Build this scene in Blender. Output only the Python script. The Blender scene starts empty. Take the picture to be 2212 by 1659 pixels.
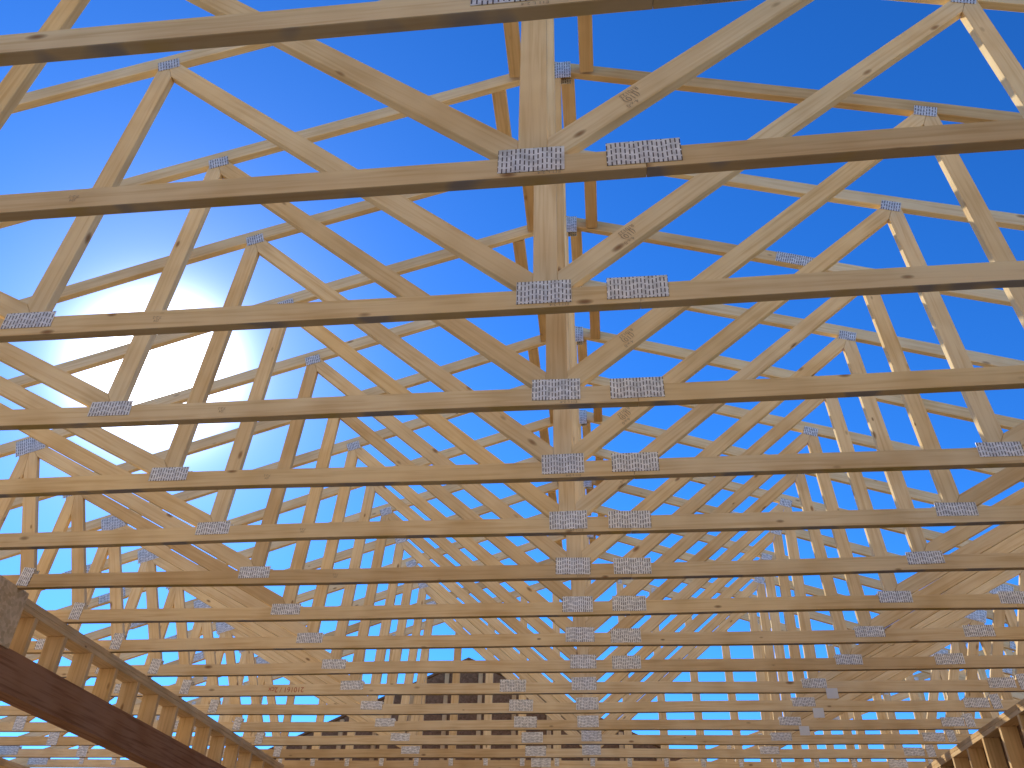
import bpy, bmesh, math, random
from mathutils import Vector, Matrix
random.seed(7)
scene=bpy.context.scene
CAMZ=1.6
CX=-0.154         # truss centre line
CZ=CAMZ+2.005     # bottom chord joint height
Y3=2.239; S=0.61
DY={1:.11,2:.028,3:.012,4:.014,5:.014}
# ---------------------------------------------------------------- camera
f=1800.0
Yw=Vector((226,-1291.5,-f)).normalized()
Xw=Vector((18900,790,f)); Xw=(Xw-Yw*Xw.dot(Yw)).normalized()
Zw=Xw.cross(Yw).normalized()
cam=bpy.data.cameras.new("camera"); co=bpy.data.objects.new("camera",cam); scene.collection.objects.link(co)
M=Matrix((Xw,Yw,Zw)).to_4x4(); M.translation=Vector((0,0,CAMZ)); co.matrix_world=M
cam.sensor_width=36; cam.lens=36*f/2212; cam.clip_start=0.02; cam.clip_end=3000
scene.camera=co
scene.view_settings.view_transform='Standard'; scene.view_settings.look='None'; scene.view_settings.exposure=0
# ---------------------------------------------------------------- light
def math_(N,L,op,a,b=None,c=None):
    n=N.new('ShaderNodeMath'); n.operation=op
    for i,v in enumerate((a,b,c)):
        if v is None: continue
        if isinstance(v,(int,float)): n.inputs[i].default_value=v
        else: L.new(v,n.inputs[i])
    return n.outputs[0]
def mix(N,L,fac,a,b,bt='MIX'):
    n=N.new('ShaderNodeMix'); n.data_type='RGBA'; n.blend_type=bt
    for s,v in ((n.inputs[0],fac),(n.inputs[6],a),(n.inputs[7],b)):
        if isinstance(v,(int,float)): s.default_value=v
        elif isinstance(v,tuple): s.default_value=(*v,1)
        else: L.new(v,s)
    return n.outputs[2]
sd=Vector((-0.517,0.755,0.585)).normalized()
elev=math.asin(sd.z); az=math.atan2(sd.x,sd.y)
w=bpy.data.worlds.new("World"); scene.world=w; w.use_nodes=True
nt=w.node_tree; N=nt.nodes; L=nt.links
bg=N['Background']
sky=N.new('ShaderNodeTexSky'); sky.sky_type='NISHITA'; sky.sun_disc=False
sky.sun_elevation=elev; sky.sun_rotation=az; sky.air_density=1.0; sky.dust_density=.05; sky.ozone_density=4.0
# clear, deep-blue sky plus the bright aureole round the sun
sc=mix(N,L,1.0,sky.outputs[0],(.112,.162,.222),'MULTIPLY')
gm=N.new('ShaderNodeGamma'); L.new(sc,gm.inputs[0]); gm.inputs[1].default_value=1.22
hs=N.new('ShaderNodeHueSaturation'); hs.inputs['Saturation'].default_value=1.06; L.new(gm.outputs[0],hs.inputs['Color'])
tc=N.new('ShaderNodeTexCoord'); vm=N.new('ShaderNodeVectorMath'); vm.operation='DOT_PRODUCT'
L.new(tc.outputs['Generated'],vm.inputs[0]); vm.inputs[1].default_value=tuple(sd)
dp=math_(N,L,'MAXIMUM',vm.outputs['Value'],0.0)
gl=math_(N,L,'ADD',math_(N,L,'MULTIPLY',math_(N,L,'POWER',dp,650),10.0),math_(N,L,'MULTIPLY',math_(N,L,'POWER',dp,85),.40))
gl=math_(N,L,'ADD',gl,math_(N,L,'MULTIPLY',math_(N,L,'POWER',dp,16),.05))
cb=N.new('ShaderNodeCombineColor'); L.new(gl,cb.inputs[0]); L.new(gl,cb.inputs[1]); L.new(gl,cb.inputs[2])
tot=mix(N,L,1.0,hs.outputs[0],cb.outputs[0],'ADD')
tot=mix(N,L,1.0,tot,(10,10,10),'MULTIPLY')
L.new(tot,bg.inputs[0]); bg.inputs[1].default_value=0.1
sl=bpy.data.lights.new("sun","SUN"); sl.energy=5; sl.angle=math.radians(0.5); sl.color=(1,.95,.85)
so=bpy.data.objects.new("sun",sl); scene.collection.objects.link(so); so.rotation_euler=sd.to_track_quat('Z','Y').to_euler()
# ---------------------------------------------------------------- materials
def newmat(name,diffuse=False):
    m=bpy.data.materials.new(name); m.use_nodes=True
    N,L=m.node_tree.nodes,m.node_tree.links
    if diffuse:
        N.remove(N['Principled BSDF']); d=N.new('ShaderNodeBsdfDiffuse'); d.name='D'
        L.new(d.outputs[0],N['Material Output'].inputs[0])
    return m,N,L
def ramp(N,L,fac,stops):
    n=N.new('ShaderNodeValToRGB'); L.new(fac,n.inputs[0])
    e=n.color_ramp.elements
    e[0].position=stops[0][0]; e[0].color=(*stops[0][1],1)
    e[1].position=stops[-1][0]; e[1].color=(*stops[-1][1],1)
    for p,c in stops[1:-1]:
        k=e.new(p); k.color=(*c,1)
    return n.outputs[0]
def wood(name,light,dark,shade_and_marks=False,knots=True):
    m,N,L=newmat(name,True); b=N['D']
    at=N.new('ShaderNodeAttribute'); at.attribute_name='gco'
    tn=N.new('ShaderNodeAttribute'); tn.attribute_name='tone'
    mp=N.new('ShaderNodeMapping'); L.new(at.outputs['Vector'],mp.inputs[0]); mp.inputs['Scale'].default_value=(1.6,38,38)
    n1=N.new('ShaderNodeTexNoise'); L.new(mp.outputs[0],n1.inputs[0]); n1.inputs['Scale'].default_value=1.5; n1.inputs['Detail'].default_value=2.5; n1.inputs['Distortion'].default_value=.5
    g=ramp(N,L,n1.outputs[0],[(.3,dark),(.52,light),(.75,tuple(min(.95,c*1.06) for c in light))])
    n2=N.new('ShaderNodeTexNoise'); L.new(at.outputs['Vector'],n2.inputs[0]); n2.inputs['Scale'].default_value=3.2; n2.inputs['Detail'].default_value=2
    s=ramp(N,L,n2.outputs[0],[(.3,(.83,.77,.69)),(.6,(1,1,1))])
    c=mix(N,L,.85,g,s,'MULTIPLY')
    t=ramp(N,L,tn.outputs['Fac'],[(0,(.78,.69,.58)),(.15,(.92,.88,.83)),(.7,(1.0,1.0,1.0)),(1,(1,.92,.78))])
    c=mix(N,L,1.0,c,t,'MULTIPLY')
    if knots:
        mk=N.new('ShaderNodeMapping'); L.new(at.outputs['Vector'],mk.inputs[0]); mk.inputs['Scale'].default_value=(4.2,10,10)
        v=N.new('ShaderNodeTexVoronoi'); L.new(mk.outputs[0],v.inputs[0]); v.inputs['Scale'].default_value=1; v.inputs['Randomness'].default_value=1
        sep=N.new('ShaderNodeSeparateColor'); L.new(v.outputs['Color'],sep.inputs[0])
        size=math_(N,L,'MULTIPLY_ADD',sep.outputs[1],.5,.3)
        k=ramp(N,L,math_(N,L,'DIVIDE',v.outputs['Distance'],size),[(.06,(.85,.85,.85)),(.13,(.6,.6,.6)),(.22,(0,0,0))])
        on=math_(N,L,'GREATER_THAN',sep.outputs[0],.35)
        kf=math_(N,L,'MULTIPLY',k,on)
        c=mix(N,L,kf,c,(.25,.12,.05))
    if shade_and_marks:
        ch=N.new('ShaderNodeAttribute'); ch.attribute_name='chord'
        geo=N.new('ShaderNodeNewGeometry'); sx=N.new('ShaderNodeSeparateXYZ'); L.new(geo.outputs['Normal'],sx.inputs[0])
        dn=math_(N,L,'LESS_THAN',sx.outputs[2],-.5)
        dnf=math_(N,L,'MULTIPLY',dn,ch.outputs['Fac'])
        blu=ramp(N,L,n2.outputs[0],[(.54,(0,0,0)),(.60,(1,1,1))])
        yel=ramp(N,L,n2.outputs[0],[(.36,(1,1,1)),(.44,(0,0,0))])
        c=mix(N,L,math_(N,L,'MULTIPLY',dnf,.62),c,(.24,.145,.07))  # shade painted onto downward chord faces; blue and yellow paint marks follow
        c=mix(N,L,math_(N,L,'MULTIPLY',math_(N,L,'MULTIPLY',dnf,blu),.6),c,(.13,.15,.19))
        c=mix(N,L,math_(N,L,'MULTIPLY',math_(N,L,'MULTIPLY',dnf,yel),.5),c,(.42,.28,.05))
    L.new(c,b.inputs['Color'])
    return m
M_W=wood("spruce_lumber",(.91,.71,.41),(.80,.58,.30),shade_and_marks=True)
M_STUD=wood("stud_lumber",(.78,.56,.30),(.66,.44,.21))
M_LVL=wood("laminated_beam_wood",(.38,.20,.11),(.26,.125,.065),knots=False)
def osb(name,a,b_):
    m,N,L=newmat(name,True); b=N['D']
    tc=N.new('ShaderNodeTexCoord')
    v=N.new('ShaderNodeTexVoronoi'); v.inputs['Scale'].default_value=45; L.new(tc.outputs['Object'],v.inputs[0])
    sp=N.new('ShaderNodeSeparateColor'); L.new(v.outputs['Color'],sp.inputs[0])
    n=N.new('ShaderNodeTexNoise'); n.inputs['Scale'].default_value=5; n.inputs['Detail'].default_value=1; L.new(tc.outputs['Object'],n.inputs[0])
    fac=math_(N,L,'ADD',math_(N,L,'MULTIPLY',sp.outputs[0],.6),math_(N,L,'MULTIPLY',n.outputs[0],.4))
    L.new(ramp(N,L,fac,[(.1,a),(.9,b_)]),b.inputs['Color'])
    return m
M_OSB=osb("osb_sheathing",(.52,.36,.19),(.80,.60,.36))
M_DARK=osb("shaded_sheathing",(.17,.095,.05),(.30,.18,.10))  # OSB colour darkened to stand in for shade
M_FLOOR=osb("subfloor_panels",(.46,.36,.23),(.60,.49,.34))
m,N_,L_=newmat("dry_soil",True); tc=N_.new('ShaderNodeTexCoord'); n=N_.new('ShaderNodeTexNoise'); n.inputs['Scale'].default_value=.6; n.inputs['Detail'].default_value=4
L_.new(tc.outputs['Object'],n.inputs[0]); L_.new(ramp(N_,L_,n.outputs[0],[(.3,(.48,.38,.25)),(.7,(.64,.53,.37))]),N_['D'].inputs['Color']); M_SOIL=m
# galvanised plate
m,N,L=newmat("galvanised_steel"); b=N['Principled BSDF']
at=N.new('ShaderNodeAttribute'); at.attribute_name='gco'
sx=N.new('ShaderNodeSeparateXYZ'); L.new(at.outputs['Vector'],sx.inputs[0])
a=math_(N,L,'DIVIDE',sx.outputs[0],.0135); col=math_(N,L,'FLOOR',a); fu=math_(N,L,'FRACT',a)
off=math_(N,L,'MULTIPLY',math_(N,L,'SINE',math_(N,L,'MULTIPLY',col,1.05)),.20)
vv=math_(N,L,'ADD',math_(N,L,'DIVIDE',sx.outputs[1],.0262),off); fv=math_(N,L,'FRACT',vv)
m1=math_(N,L,'LESS_THAN',math_(N,L,'ABSOLUTE',math_(N,L,'SUBTRACT',fu,.5)),.15)
m2=math_(N,L,'LESS_THAN',math_(N,L,'ABSOLUTE',math_(N,L,'SUBTRACT',fv,.5)),.37)
hole=math_(N,L,'MULTIPLY',m1,m2)
nz=N.new('ShaderNodeTexNoise'); nz.inputs['Scale'].default_value=45; nz.inputs['Detail'].default_value=1; L.new(at.outputs['Vector'],nz.inputs[0])
gc=ramp(N,L,nz.outputs[0],[(.3,(.62,.60,.54)),(.5,(.80,.77,.70)),(.72,(.95,.92,.84))])  # zinc tone noise, widened to paint streaky shine into the colour
L.new(mix(N,L,hole,gc,(.10,.075,.05)),b.inputs['Base Color'])
L.new(math_(N,L,'MULTIPLY',math_(N,L,'SUBTRACT',1,hole),.25),b.inputs['Metallic'])
b.inputs['Roughness'].default_value=.42
M_PL=m
def flat(name,c,r=.7):
    m,N,L=newmat(name); N['Principled BSDF'].inputs['Base Color'].default_value=(*c,1); N['Principled BSDF'].inputs['Roughness'].default_value=r; return m
M_INK=flat("stamp_ink",(.42,.29,.16)); M_RED=flat("red_marker",(.55,.14,.06)); M_TAG=flat("paper_tag",(.8,.8,.76))
# ---------------------------------------------------------------- mesh builder
def warp(x,z,ph):
    """small natural crook and bow of a sawn-lumber truss"""
    return (.006*math.sin(.9*x+ph)+.003*math.sin(2.1*x+2.3*ph+z), .0035*math.sin(1.15*x+1.7*ph)+.002*math.sin(2.7*x+ph))
class MB:
    def __init__(s): s.v=[];s.f=[];s.g=[];s.t=[];s.c=[]
    def prism(s,poly,U,V,Nn,O,t,dir2,chord=0,ch=.002,tone=None):
        """convex polygon poly (u,v), extruded +-t/2 along Nn"""
        if len(poly)<3: return
        A=sum(poly[i][0]*poly[(i+1)%len(poly)][1]-poly[(i+1)%len(poly)][0]*poly[i][1] for i in range(len(poly)))
        if abs(A)<1e-5: return
        if A<0: poly=poly[::-1]
        n=len(poly)
        inner=poly
        if ch>0:
            inner=[]
            for i in range(n):
                p0=Vector(poly[i-1]);p1=Vector(poly[i]);p2=Vector(poly[(i+1)%n])
                e1=(p1-p0).normalized(); e2=(p2-p1).normalized()
                n1=Vector((-e1.y,e1.x)); n2=Vector((-e2.y,e2.x))
                k=n1+n2; d=max(.35,k.dot(n1)); q=p1+k*(ch/d)
                inner.append((q.x,q.y))
        rings=[(inner,-t/2),(poly,-t/2+ch),(poly,t/2-ch),(inner,t/2)] if ch>0 else [(poly,-t/2),(poly,t/2)]
        base=len(s.v); d=Vector(dir2).normalized(); pr=Vector((-d.y,d.x))
        off=Vector((random.uniform(-50,50),random.uniform(-50,50),random.uniform(-50,50)))
        tone=random.random() if tone is None else tone
        for ring,h in rings:
            for p in ring:
                s.v.append(O+U*p[0]+V*p[1]+Nn*h)
                q=Vector(p); s.g.append(Vector((q.dot(d),q.dot(pr),h))+off); s.t.append(tone); s.c.append(chord)
        R=len(rings)
        s.f.append([base+i for i in range(n)][::-1]); s.f.append([base+(R-1)*n+i for i in range(n)])
        for r in range(R-1):
            for i in range(n):
                j=(i+1)%n; s.f.append([base+r*n+i,base+r*n+j,base+(r+1)*n+j,base+(r+1)*n+i])
    def box(s,x0,x1,y0,y1,z0,z1,axis,tone=None,ch=.002):
        X,Y,Z=Vector((1,0,0)),Vector((0,1,0)),Vector((0,0,1))
        c=Vector(((x0+x1)/2,(y0+y1)/2,(z0+z1)/2)); a,b_,d=(x1-x0)/2,(y1-y0)/2,(z1-z0)/2
        if axis=='x': s.prism([(-a,-d),(a,-d),(a,d),(-a,d)],X,Z,-Y,c,2*b_,(1,0),tone=tone,ch=ch)
        elif axis=='y': s.prism([(-b_,-d),(b_,-d),(b_,d),(-b_,d)],Y,Z,X,c,2*a,(1,0),tone=tone,ch=ch)
        else: s.prism([(-d,-a),(d,-a),(d,a),(-d,a)],Z,X,Y,c,2*b_,(1,0),tone=tone,ch=ch)
    def obj(s,name,mat,parent=None,ph=None,cut=False):
        me=bpy.data.meshes.new(name); me.from_pydata([tuple(v) for v in s.v],[],s.f)
        a=me.attributes.new('gco','FLOAT_VECTOR','POINT'); a.data.foreach_set('vector',[c for g in s.g for c in g])
        a=me.attributes.new('tone','FLOAT','POINT'); a.data.foreach_set('value',s.t)
        a=me.attributes.new('chord','FLOAT','POINT'); a.data.foreach_set('value',[float(c) for c in s.c])
        bm=bmesh.new(); bm.from_mesh(me); bmesh.ops.recalc_face_normals(bm,faces=bm.faces)
        if cut:
            x=-7.0
            while x<7.05:
                bmesh.ops.bisect_plane(bm,geom=bm.verts[:]+bm.edges[:]+bm.faces[:],plane_co=(x+.0137,0,0),plane_no=(1,0,0)); x+=.5
        if ph is not None:
            for v in bm.verts:
                dy,dz=warp(v.co.x,v.co.z,ph); v.co.y+=dy; v.co.z+=dz
        bm.to_mesh(me); bm.free()
        me.materials.append(mat); o=bpy.data.objects.new(name,me); scene.collection.objects.link(o)
        if parent: o.parent=parent
        return o
def empty(name,loc=(0,0,0)):
    e=bpy.data.objects.new(name,None); scene.collection.objects.link(e); e.location=loc; e.empty_display_size=.2; return e
def clip(poly,n,d):
    out=[]
    for i in range(len(poly)):
        a=poly[i];b=poly[(i+1)%len(poly)]
        da=n[0]*a[0]+n[1]*a[1]-d; db=n[0]*b[0]+n[1]*b[1]-d
        if da<=0: out.append(a)
        if da*db<0:
            t=da/(da-db); out.append((a[0]+(b[0]-a[0])*t,a[1]+(b[1]-a[1])*t))
    return out
def rect(p,q,wd,ext=.0):
    p=Vector(p);q=Vector(q);d=(q-p).normalized();n=Vector((-d.y,d.x))*wd/2;p=p-d*ext;q=q+d*ext
    return [tuple(p-n),tuple(q-n),tuple(q+n),tuple(p+n)]
X3,Y3v,Z3=Vector((1,0,0)),Vector((0,1,0)),Vector((0,0,1))
APX=2.30; m_=1/3; TV=.0445*math.sqrt(1+m_*m_)
CB,CT=-.074,.015
W=.089;T=.038;KP=.0445
def ztop(x): return APX-TV-abs(x)*m_
def text(body,size,mat,parent,x,z,rot,yo,ph):
    cu=bpy.data.curves.new("stamp",'FONT'); cu.body=body; cu.size=size; cu.align_x='CENTER'; cu.align_y='CENTER'
    o=bpy.data.objects.new("stamp",cu); scene.collection.objects.link(o); cu.materials.append(mat)
    dy,dz=warp(x,z,ph)
    o.matrix_local=Matrix.Translation((x,yo+dy,z+dz))@Matrix.Rotation(rot,4,'Y')@Matrix.Rotation(math.pi/2,4,'X')
    o.parent=parent; return o
def truss(i,gable=False,at=None):
    root=empty("gable_truss" if gable else "roof_truss",(CX+random.uniform(-.008,.008),Y3+(i-3)*S+DY.get(i,0)+random.uniform(-.003,.003),CZ+random.uniform(-.003,.003)))
    if at: root.location=(at[0],at[1],CZ)
    root.rotation_euler=(random.uniform(-.004,.004),random.uniform(-.0015,.0015),random.uniform(-.002,.002))
    ph=random.uniform(0,6.28)
    mb=MB(); pb=MB(); O=Vector((0,0,0))
    def add(poly,d,chord=0,t=T,tone=None): mb.prism(poly,X3,Z3,-Y3v,O,t,d,chord,tone=tone)
    def plate(x,z,w,h,ang=0):
        w*=random.uniform(.98,1.04)
        x+=random.uniform(-.008,.008); z+=random.uniform(-.004,.004); ang+=random.uniform(-.02,.02)
        for sgn in (-1,1):
            c,s_=math.cos(ang),math.sin(ang)
            U=Vector((c,0,s_)); V=Vector((-s_,0,c))
            tl=random.uniform(-.012,.012); NN=(-Y3v+Z3*tl).normalized()
            pb.prism([(-w/2,-h/2),(w/2,-h/2),(w/2,h/2),(-w/2,h/2)],U,V,NN,Vector((x,sgn*(T/2+.0022),z)),.0016,(1,0),ch=0)
    late=i>=11
    sp=-.6 if late else .335
    cuts=[-6.95,-4.0 if i%2 else -5.1,sp,2.71 if i<11 else 3.3,6.95]
    for a,b in zip(cuts[:-1],cuts[1:]):
        p=[(a+.0006,CB),(b-.0006,CB),(b-.0006,CT),(a+.0006,CT)]
        for sg in (-1,1): p=clip(p,(sg*m_,1),APX-TV-.0005)
        add(p,(1,0),1)
    for sg in (-1,1):
        segs=[0,1.51 if (sg>0 and i%6==0) else 4.4,7.45]
        for a,b in zip(segs[:-1],segs[1:]):
            p=rect((sg*(a-.3),APX-(a-.3)*m_),(sg*(b+.3),APX-(b+.3)*m_),W)
            p=clip(p,(sg,0),b-.0005 if b<7 else b); p=clip(p,(-sg,0),-a-.0005)
            add(p,(sg,-m_),0)
        if i%6==0 and sg>0: plate(1.51,APX-1.51*m_,.27,.085,-math.atan(m_))
        else: plate(sg*4.4,APX-4.4*m_,.25,.085,-sg*math.atan(m_))
    plate(0,APX-.05,.20,.15)
    plate(sp,-.005,.215,.10)
    plate(2.71 if i<11 else 3.3,-.01,.2,.08); plate(cuts[1],-.01,.2,.08)
    for sg in (-1,1): plate(sg*6.65,.0,.25,.10)
    if gable:
        x=-6.1
        while x<6.2:
            p=[(x-.0445,CT),(x+.0445,CT),(x+.0445,3),(x-.0445,3)]
            for sg in (-1,1): p=clip(p,(sg*m_,1),APX-TV-.0005)
            add(p,(0,1),0)
            plate(x,0,.05,.09); plate(x,ztop(x)+.02,.05,.08)
            x+=.406
    else:
        kp=[(-KP,CT+.0005),(KP,CT+.0005),(KP,3),(-KP,3)]
        for sg in (-1,1): kp=clip(kp,(sg*m_,1),APX-TV-.0005)
        add(kp,(0,1),0)
        plate(0,.0,.20,.105)
        for sg in (-1,1):
            f1=1.97 if sg<0 else (1.99 if not late else 1.86)
            pk=1.86 if sg<0 else 1.90
            nodes={'c':(sg*.03,CT+.01),'p1':(sg*pk,ztop(pk)),'f1':(sg*f1,CT),'p2':(sg*3.80,ztop(3.8)),
                   'f2':(sg*3.46,CT),'f3':(sg*3.86,CT),'p3':(sg*5.15,ztop(5.15)),'f4':(sg*5.75,CT)}
            webs=[('c','p1'),('p1','f1'),('f1','p2'),('p2','f2'),('p2','f3'),('f3','p3'),('p3','f4')]
            for wv in webs:
                A=Vector(nodes[wv[0]]);B=Vector(nodes[wv[1]])
                p=rect(A,B,W,.25)
                for (P,Q,key) in ((A,B,wv[0]),(B,A,wv[1])):
                    ds=(Q-P).normalized()
                    for ow in webs:
                        if ow==wv or key not in ow: continue
                        other=nodes[ow[1] if ow[0]==key else ow[0]]
                        dn=(Vector(other)-P).normalized()
                        n=(ds-dn); n.normalize()
                        p=clip(p,(-n.x,-n.y),-(P.dot(n))-.0006)
                p=clip(p,(0,-1),-CT-.0005)
                for s2 in (-1,1): p=clip(p,(s2*m_,1),APX-TV-.0005)
                p=clip(p,(-sg,0),-KP-.0006)
                add(p,tuple(B-A),0)
            an=-sg*math.atan(m_)
            plate(sg*pk,ztop(pk)+.005,.105,.075,an)
            plate(sg*f1,.0,.195,.075)
            plate(sg*3.80,ztop(3.8)-.0,.20,.13,an)
            plate(sg*3.46,.0,.08,.12,.1*sg); plate(sg*3.88,.0,.14,.12,.1*sg)
            plate(sg*5.15,ztop(5.15)+.01,.12,.08,an); plate(sg*5.75,.0,.12,.14)
        yo=-T/2-.0018
        sl_=(ztop(1.90)-CT-.01)/1.87; a1=math.atan(sl_)
        if 1<=i<=7:
            u=Vector((math.cos(a1),math.sin(a1))); nn=Vector((-u.y,u.x))
            base=Vector((.31,CT+.01+(.31-.03)*sl_))
            for body,dn_,du,sz in (("R10123",.022,.01,.024),("(J10)",-.002,.0,.034),("4-x-0",-.028,-.02,.022)):
                q=base+nn*dn_+u*du
                text(body,sz,M_INK,root,q.x,q.y,-a1+math.pi,yo,ph)
            text("E11 L 2-4",.018,M_INK,root,.05,-.062,math.pi,yo,ph)
            text("J24\n7-2-2",.016,M_INK,root,-1.45,-.03,math.pi,yo,ph)
        if i==11: text("210161 / 2cx",.06,M_RED,root,-2.55,-.028,math.pi,yo,ph)
        if i in (11,12,13):
            tb=MB(); tb.box(1.93,2.02,-.036,-.034,-.13,-.05,'x',ch=0); tb.obj("paper_tag",M_TAG,root)
    mb.obj("lumber",M_W,root,ph,True); pb.obj("connector_plates",M_PL,root,ph)
    return root
for i in range(-3,16): truss(i)
truss(16,True)
truss(16,True,(7.2,11.25)); truss(16,True,(7.35,11.85))
# ridge blocking
mb=MB()
for i in range(-2,15):
    y0=Y3+(i-3)*S+.03+DY.get(i,0); y1=Y3+(i-2)*S-.03+DY.get(i+1,0)
    for xs in ((-.31,.09) if i%2==0 else (-.20,.20)):
        zc=CZ+APX-abs(xs)*m_
        mb.box(CX+xs-.019-.02,CX+xs+.019+.02,y0,y1,zc-.05,zc+.03,'y',tone=random.choice([.05,.15,.6]))
mb.obj("ridge_blocking",M_STUD)
# ---------------------------------------------------------------- walls
ZT=CZ+CB-.009
def studwall(name,x0,x1,ya,yb,sheath=None,inner=None,base=.02):
    r=empty(name); mb=MB()
    mb.box(x0,x1,ya,yb,ZT-.038,ZT,'y'); mb.box(x0,x1,ya,yb,ZT-.077,ZT-.039,'y'); mb.box(x0,x1,ya,yb,base,base+.038,'y')
    y=ya+.02
    while y<yb:
        mb.box(x0+.001,x1-.001,y-.019,y+.019,base+.039,ZT-.078,'z'); y+=.406
    mb.obj("studs",M_STUD,r)
    if sheath is not None:
        sb=MB(); a,b=(x1+.002,x1+.013) if sheath>0 else (x0-.013,x0-.002)
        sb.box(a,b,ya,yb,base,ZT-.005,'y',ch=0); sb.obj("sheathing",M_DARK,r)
    return r
studwall("stud_wall",CX+3.50,CX+3.64,3.0,12.1,sheath=1)
studwall("exterior_wall",CX+6.68,CX+6.82,-2.5,12.1)
studwall("exterior_wall",CX-6.82,CX-6.68,-2.5,12.1)
studwall("exterior_wall",13.9,14.04,9.5,13.5)
# header wall with beam and cripple studs
r=empty("header_wall"); mb=MB()
xa,xb=CX-3.64,CX-3.50
mb.box(xa,xb,3.3,9.9,ZT-.038,ZT,'y',tone=.7); mb.box(xa,xb,3.3,9.9,ZT-.077,ZT-.039,'y',tone=.5)
y=4.6
while y<9.9:
    mb.box(xa+.002,xb-.001,y-.019,y+.019,CAMZ+1.601,ZT-.078,'z'); y+=.36
for yy in (3.32,3.36,9.80,9.84,9.88):
    mb.box(xa,xb-.002,yy-.019,yy+.019,.06,CAMZ+1.358,'z')
mb.box(xa,xb,9.9,11.9,.02,.058,'y')
mb.obj("framing",M_STUD,r)
bb=MB(); bb.box(xa+.0,xb+.003,3.3,9.9,CAMZ+1.36,CAMZ+1.60,'y'); bb.obj("beam",M_LVL,r)
sb=MB(); sb.box(xb+.004,xb+.015,3.3,4.78,CAMZ+1.59,ZT+.02,'y',ch=0); sb.obj("sheathing",M_OSB,r)
# end wall below gable
r=empty("end_wall"); mb=MB(); yw=Y3+13*S
mb.box(CX-6.6,CX+6.6,yw-.07,yw+.07,ZT-.038,ZT,'x'); mb.box(CX-6.6,CX+6.6,yw-.07,yw+.07,ZT-.077,ZT-.039,'x')
x=CX-6.5
while x<CX+6.6:
    mb.box(x-.019,x+.019,yw-.069,yw+.069,.06,ZT-.078,'z'); x+=.406
mb.obj("studs",M_STUD,r)
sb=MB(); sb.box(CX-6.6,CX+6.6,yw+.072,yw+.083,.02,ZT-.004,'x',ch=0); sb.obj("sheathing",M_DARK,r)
# neighbouring house, sheathed, seen beyond the gable
r=empty("neighboring_house"); mb=MB()
ax,az_=-2.0,CAMZ+3.85; hw=5.4
def wp(x): return az_-abs(x-ax)*.45
mb.prism([(ax-hw,0.02),(ax+hw,0.02),(ax+hw,wp(ax+hw)),(ax,az_),(ax-hw,wp(ax-hw))],X3,Z3,-Y3v,Vector((0,12.4,0)),.03,(1,0),ch=0)
mb.box(ax-hw,ax-hw+.03,12.42,20,.02,wp(ax-hw)-.01,'y',ch=0); mb.box(ax+hw-.03,ax+hw,12.42,20,.02,wp(ax+hw)-.01,'y',ch=0)
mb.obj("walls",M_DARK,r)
rb=MB()
for sg in (-1,1):
    a=(ax,az_+.03); b=(ax+sg*(hw+.4),az_+.03-(hw+.4)*.45)
    rb.prism([a,b,(b[0],b[1]+.03),(a[0],a[1]+.03)],X3,Z3,-Y3v,Vector((0,16.1,0)),7.4,(1,0),ch=0)
rb.obj("roof",M_DARK,r)
fb=MB(); x=ax-hw+.1
while x<ax+hw:
    fb.box(x-.03,x+.03,12.33,12.38,2.5,wp(x)-.03,'z'); x+=.5
fb.obj("gable_studs",M_STUD,r)
# ground / floor
def plane(name,x0,x1,y0,y1,z,mat):
    me=bpy.data.meshes.new(name); me.from_pydata([(x0,y0,z),(x1,y0,z),(x1,y1,z),(x0,y1,z)],[],[(0,1,2,3)]); me.materials.append(mat)
    o=bpy.data.objects.new(name,me); scene.collection.objects.link(o)
plane("ground",-800,800,-800,800,0,M_SOIL)
plane("subfloor",CX-6.9,CX+6.9,-3,12,.015,M_FLOOR)
